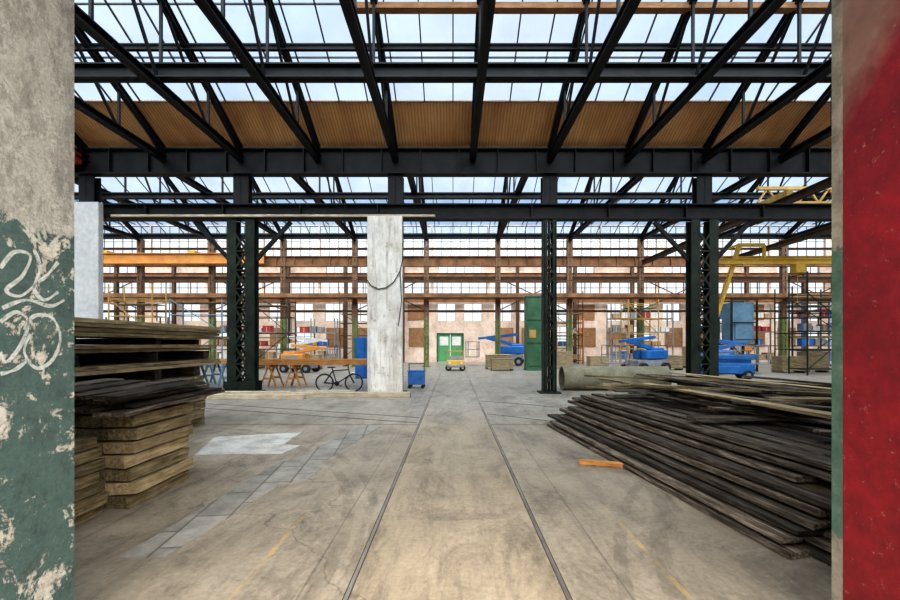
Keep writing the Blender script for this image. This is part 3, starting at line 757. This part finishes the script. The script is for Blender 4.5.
MB().bar((-.28, 0, .66), (-.28, 0, .9), .03, .03).bar((.28, 0, .66), (.28, 0, .9), .03, .03).bar((-.3, 0, .9), (.3, 0, .9), .03, .03).obj('handle', STEEL, parent=e)
e = empty('steel_cabinet', (-4.15, 20.0, 0), 'tall blue steel cabinet', 'cabinet')
MB().box(-.45, .45, -.25, .25, .0, 1.95).obj('body', BLUE, parent=e, bevel=.01)
for x in (-.22, .22): MB().box(x - .2, x + .2, -.28, -.25, .08, 1.88).obj('door', BLUE, parent=e, bevel=.005)
e = empty('tall_cabinet', (4.95, 26.0, 0), 'tall narrow green steel cabinet tower', 'cabinet')
MB().box(-.48, .48, -.4, .4, .1, 4.5).box(-.52, .52, -.44, .44, 0, .1).box(-.52, .52, -.44, .44, 4.5, 4.58).obj('body', GREEN, parent=e, bevel=.01)
for z in (.3, 1.7, 3.1): MB().box(-.4, .4, -.44, -.4, z, z + 1.25).obj('door', GREEN, parent=e, bevel=.005)
MB().box(-.3, .1, -.46, -.44, 2.0, 2.5).obj('sign_plate', OCHRE, parent=e)
for i, (x, y, sx, h) in enumerate(((3.0, 25.8, 1.3, .7), (2.9, 27.5, 1.5, .9), (-9.3, 27.0, 1.6, .9), (9.4, 27.3, 1.2, .8), (19.2, 24, 1.4, .9), (20.9, 24.4, 1.2, 1.2), (-13.5, 28, 1.6, 1.2), (-17.5, 27.5, 1.4, 1.0), (7.2, 28.2, 1.5, 1.1), (13.6, 26.4, 1.3, .9), (-5.6, 28.4, 1.4, 1.0), (-6.2, 33.5, 1.6, 1.5), (16.6, 28.6, 1.6, 1.4))):
    e = empty('crate', (x, y, 0), 'tan slatted wooden crate', 'crate', 'wooden crates')
    mb = MB()
    for k in range(5):
        z0 = .12 + k * (h - .12) / 5; z1 = z0 + (h - .12) / 5 - .02
        mb.box(-sx / 2, sx / 2, -.4, -.37, z0, z1).box(-sx / 2, sx / 2, .37, .4, z0, z1).box(-sx / 2, -sx / 2 + .03, -.37, .37, z0, z1).box(sx / 2 - .03, sx / 2, -.37, .37, z0, z1)
    mb.obj('slatted_sides', WOODT, parent=e)
    MB().box(-sx / 2 - .02, sx / 2 + .02, -.42, .42, h, h + .04).obj('lid', WOODT, parent=e)
    for q in (-sx / 2, sx / 2 - .12): MB().box(q, q + .12, -.4, .4, 0, .12).obj('skid', WOODD, parent=e)

e = empty('gantry', (9.75, 16.0, 0), 'yellow steel gantry frame with diagonal brace', 'crane')
MB().ibar((0, 0, 0), (0, 0, 5.0), .22, .25, .03).box(-.3, .3, -.3, .3, 0, .04).obj('mast', YELLOW, parent=e)
MB().ibar((.0, -.25, 4.72), (5.2, -.25, 4.72), .14, .2, .03).obj('cross_beam', YELLOW, parent=e)
MB().ibar((.0, .25, 4.95), (5.2, .25, 4.95), .1, .14, .02).obj('cross_beam', YELLOW, parent=e)
MB().ibar((5.1, 0, 0), (5.1, 0, 5.0), .2, .22, .03).box(4.8, 5.4, -.3, .3, 0, .04).obj('mast', YELLOW, parent=e)
MB().bar((.1, -.1, 2.3), (1.1, -.1, 5.4), .13, .13).obj('diagonal_brace', YELLOW, parent=e)
MB().bar((1.1, 0, 5.4), (2.1, 0, 5.4), .1, .12).bar((2.1, 0, 5.4), (2.1, 0, 4.9), .09, .09).bar((0, 0, 5.0), (1.1, 0, 5.4), .08, .08).obj('upper_frame', YELLOW, parent=e)
MB().box(3.0, 3.35, -.4, -.1, 4.3, 4.62).cyl((3.17, -.25, 3.2), (3.17, -.25, 4.3), .012, 6).obj('hoist', YELLOW, parent=e)
for x in (13.4, 18.9):
    MB().ibar((x, 14.2, 7.38), (x, 29.7, 7.38), .22, .3, .03).obj('crane_runway', RUSTD, label='rusty runway beam carrying the crane', cat='beam', group='crane runway beams')
e = empty('overhead_crane', (0, 18.5, 7.53), 'ochre lattice overhead crane bridge', 'crane')
mb = MB().bar((13.4, 0, .95), (19, 0, .95), .14, .14).bar((13.4, 0, .3), (19, 0, .3), .14, .14)
x = 13.4
while x < 18.7: mb.bar((x, 0, .3), (x + .45, 0, .95), .07, .07).bar((x + .45, 0, .95), (x + .9, 0, .3), .07, .07); x += .9
mb.obj('lattice_girder', OCHRE, parent=e)
for x in (13.4, 18.9): MB().box(x - .12, x + .12, -1.8, 2, .0, .24).obj('end_carriage', OCHRE, parent=e)

e = empty('process_tower', (17.2, 25.4, 0), 'blue-grey steel framed machine tower', 'machine')
MB().box(-.65, .65, -.5, .5, 1.7, 4.1).box(-.5, .5, -.56, -.5, 1.9, 2.8).obj('housing', LBLUE, parent=e, bevel=.03)
mb = MB()
for sx in (-.75, .75):
    for sy in (-.6, .6): mb.bar((sx, sy, 0), (sx, sy, 4.3), .09, .09)
for z in (1.6, 2.9, 4.25):
    for sy in (-.6, .6): mb.bar((-.75, sy, z), (.75, sy, z), .07, .07)
mb.bar((-.75, -.6, 0), (.75, -.6, 1.6), .05, .05).bar((.75, -.6, 0), (-.75, -.6, 1.6), .05, .05)
mb.obj('support_frame', STEELG, parent=e)

def scaffold(loc, w, dpt, h, mat, label, lev=2.0):
    e = empty('scaffold', loc, label, 'scaffold')
    for sx in (0, w):
        for sy in (0, dpt): MB().cyl((sx, sy, 0), (sx, sy, h), .04, 8).obj('upright', mat, parent=e)
    mb = MB(); z = .3
    while z < h:
        for sy in (0, dpt): mb.cyl((0, sy, z), (w, sy, z), .03, 6)
        for sx in (0, w): mb.cyl((sx, 0, z), (sx, dpt, z), .03, 6)
        z += lev / 2
    mb.cyl((0, 0, .3), (w, 0, .3 + lev), .025, 6); mb.cyl((w, 0, .3 + lev), (0, 0, min(h, .3 + 2 * lev)), .025, 6)
    mb.obj('ledgers_and_braces', mat, parent=e)
    z = lev
    while z < h: MB().box(.03, w - .03, .03, dpt - .03, z, z + .05).obj('deck', WOODO, parent=e); z += lev
scaffold((-20.5, 25, 0), 2.6, 1.2, 5.2, OCHRE, 'ochre tubular scaffold tower')
scaffold((-16.2, 24, 0), 3.0, 1.2, 4.2, LBLUE, 'pale blue tubular scaffold tower')
scaffold((-12.6, 26, 0), 2.4, 1.2, 4.4, RUSTD, 'rusty tubular scaffold tower')
scaffold((-9.0, 33.4, 0), 2.4, 1.2, 5.8, RUSTD, 'tall rusty tubular scaffold tower')
scaffold((7.4, 33, 0), 2.8, 1.2, 5.8, RUSTD, 'tall rusty tubular scaffold tower')
scaffold((18.4, 21.8, 0), 2.4, 1.2, 5.4, STEELG, 'dark tubular scaffold tower')
scaffold((21.0, 26, 0), 3.0, 1.4, 5.2, STEELG, 'dark green tubular scaffold tower')
scaffold((11.6, 27.8, 0), 2.0, 1.2, 4.6, OCHRE, 'ochre tubular scaffold tower')
def rack(x, y, w, lv, mat):
    e = empty('storage_rack', (x, y, 0), 'steel storage rack loaded with goods', 'rack', 'storage racks')
    for sx in (0, w / 2, w):
        for sy in (0, .9): MB().box(sx - .04, sx + .04, sy - .04, sy + .04, 0, lv * 1.1 + .5).obj('upright', mat, parent=e)
    for k in range(lv):
        MB().box(0, w, -.02, .92, .35 + k * 1.1, .43 + k * 1.1).obj('shelf', RUST if k % 2 else mat, parent=e)
        xx = .2
        while xx < w - .7:
            ww = R.uniform(.4, .8); hh = R.uniform(.3, .62); zb = .43 + k * 1.1
            if R.random() < .85:
                m = R.choice([CARD, WHITE, BLUE, GREY, CARD, REDM])
                b = MB().box(0, ww, 0, .6, 0, hh).box(ww / 2 - .03, ww / 2 + .03, -.004, 0, 0, hh, 1).box(-.01, ww + .01, -.01, .61, hh - .08, hh, 0)
                b.obj('storage_box', [m, WOODP], loc=(x + xx, y + .12, zb), label='storage box on a rack shelf', cat='box', group='boxes on the racks')
            xx += ww + .1
rack(12.8, 34.0, 5.0, 4, GREY); rack(20.0, 33.5, 6.0, 4, GREY); rack(-20.0, 34.5, 5.5, 3, GREY); rack(6.5, 35.4, 4.5, 3, ORANGE); rack(-14.0, 35.5, 4.0, 3, GREY); rack(26.2, 31.5, 4.0, 4, BLUE); rack(-28.0, 33.0, 5.0, 3, RUSTD)
rack(21.6, 22.4, 3.6, 4, STEELG)
MB().box(-.6, .6, 0, .06, 0, 2.3).obj('leaning_board', WOODOR, loc=(-13.6, 20.5, 0), label='orange board standing on edge', cat='board')
e = empty('hoist_box', (-12.4, 13.4, 7.65), 'small rusty red hoist box on the girder', 'hoist')
MB().box(-.4, .35, -.25, .25, -.2, .2).obj('housing', REDM, parent=e, bevel=.03)
MB().box(-.05, .05, .2, .34, -.05, .05).obj('bracket', STEEL, parent=e)

# ------------------------------------------------------------------ graffiti on left reveal (flat paint ribbons)
def cr_(p0, p1, p2, p3, t):
    return tuple(.5 * ((2 * b) + (-a + c) * t + (2 * a - 5 * b + 4 * c - d) * t * t + (-a + 3 * b - 3 * c + d) * t ** 3) for a, b, c, d in zip(p0, p1, p2, p3))
gm = MB()
for pts in ([(0, 268), (14, 252), (30, 256), (22, 276), (6, 290), (20, 296), (36, 284)],
            [(34, 250), (40, 268), (34, 288), (44, 300), (58, 292)], [(58, 262), (46, 276), (38, 282)],
            [(0, 322), (16, 312), (28, 322), (20, 346), (6, 362), (0, 352)],
            [(24, 330), (34, 316), (52, 318), (60, 338), (52, 360), (36, 368), (24, 352), (30, 334)],
            [(2, 308), (26, 300), (50, 306), (64, 300)], [(0, 374), (14, 370), (28, 360)]):
    P = []
    for (px, py) in pts:
        Yd = JX * F / (453 - px); P.append((Yd, CH + (344 - py) / F * Yd))
    P = [P[0]] + P + [P[-1]]; C = []
    for i in range(1, len(P) - 2):
        for k in range(8): C.append(cr_(P[i - 1], P[i], P[i + 1], P[i + 2], k / 8))
    C.append(P[-2]); vs = []
    for i, c in enumerate(C):
        a = C[max(0, i - 1)]; b = C[min(len(C) - 1, i + 1)]; dy, dz = b[0] - a[0], b[1] - a[1]; l = math.hypot(dy, dz) or 1
        w_ = .010 * (.6 + .4 * math.sin(3.1 * i / len(C) * 2 + 1) ** 2)
        vs += [(.0015, c[0] - dz / l * w_, c[1] + dy / l * w_), (.0015, c[0] + dz / l * w_, c[1] - dy / l * w_)]
    gm.add(vs, [(2 * i, 2 * i + 1, 2 * i + 3, 2 * i + 2) for i in range(len(C) - 1)])
go = gm.obj('graffiti', GRAF, loc=(-JX, 0, 0), label='pale faded sprayed graffiti scrawl on green paint', cat='graffiti')

# ------------------------------------------------------------------ light, world, camera
w = bpy.data.worlds.new('overcast_sky'); scene.world = w; w.use_nodes = True; t = w.node_tree; t.nodes.clear()
o = t.nodes.new('ShaderNodeOutputWorld'); bg = t.nodes.new('ShaderNodeBackground'); bg.inputs['Strength'].default_value = 1.0
tc = t.nodes.new('ShaderNodeTexCoord'); nz = t.nodes.new('ShaderNodeTexNoise'); nz.inputs['Scale'].default_value = 3.0; nz.inputs['Detail'].default_value = 4
rp = t.nodes.new('ShaderNodeValToRGB'); rp.color_ramp.elements[0].position = .35; rp.color_ramp.elements[0].color = (.82, .91, 1, 1)
rp.color_ramp.elements[1].position = .65; rp.color_ramp.elements[1].color = (1, 1, 1, 1)
t.links.new(tc.outputs['Generated'], nz.inputs['Vector']); t.links.new(nz.outputs['Fac'], rp.inputs[0]); t.links.new(rp.outputs[0], bg.inputs[0]); t.links.new(bg.outputs[0], o.inputs[0])
sl = bpy.data.lights.new('soft_daylight', 'SUN'); sl.energy = 13.5; sl.angle = math.radians(90); sl.color = (1, .92, .82)
so = bpy.data.objects.new('soft_daylight', sl); COL.objects.link(so); so.rotation_euler = (math.radians(38), math.radians(6), 0)

cam = bpy.data.cameras.new('camera'); co = bpy.data.objects.new('camera', cam); COL.objects.link(co)
cam.sensor_width = 36; cam.sensor_fit = 'HORIZONTAL'; cam.lens = F / 900 * 36
cam.shift_y = 44 / 900; cam.shift_x = -3 / 900; cam.clip_start = .05; cam.clip_end = 300
co.location = (0, 0, CH); co.rotation_euler = (math.radians(90), 0, 0)
scene.camera = co
scene.view_settings.view_transform = 'Standard'
scene.view_settings.exposure = 0.2
try:
    scene.view_settings.look = 'Medium High Contrast'
except Exception as ex: print(ex)
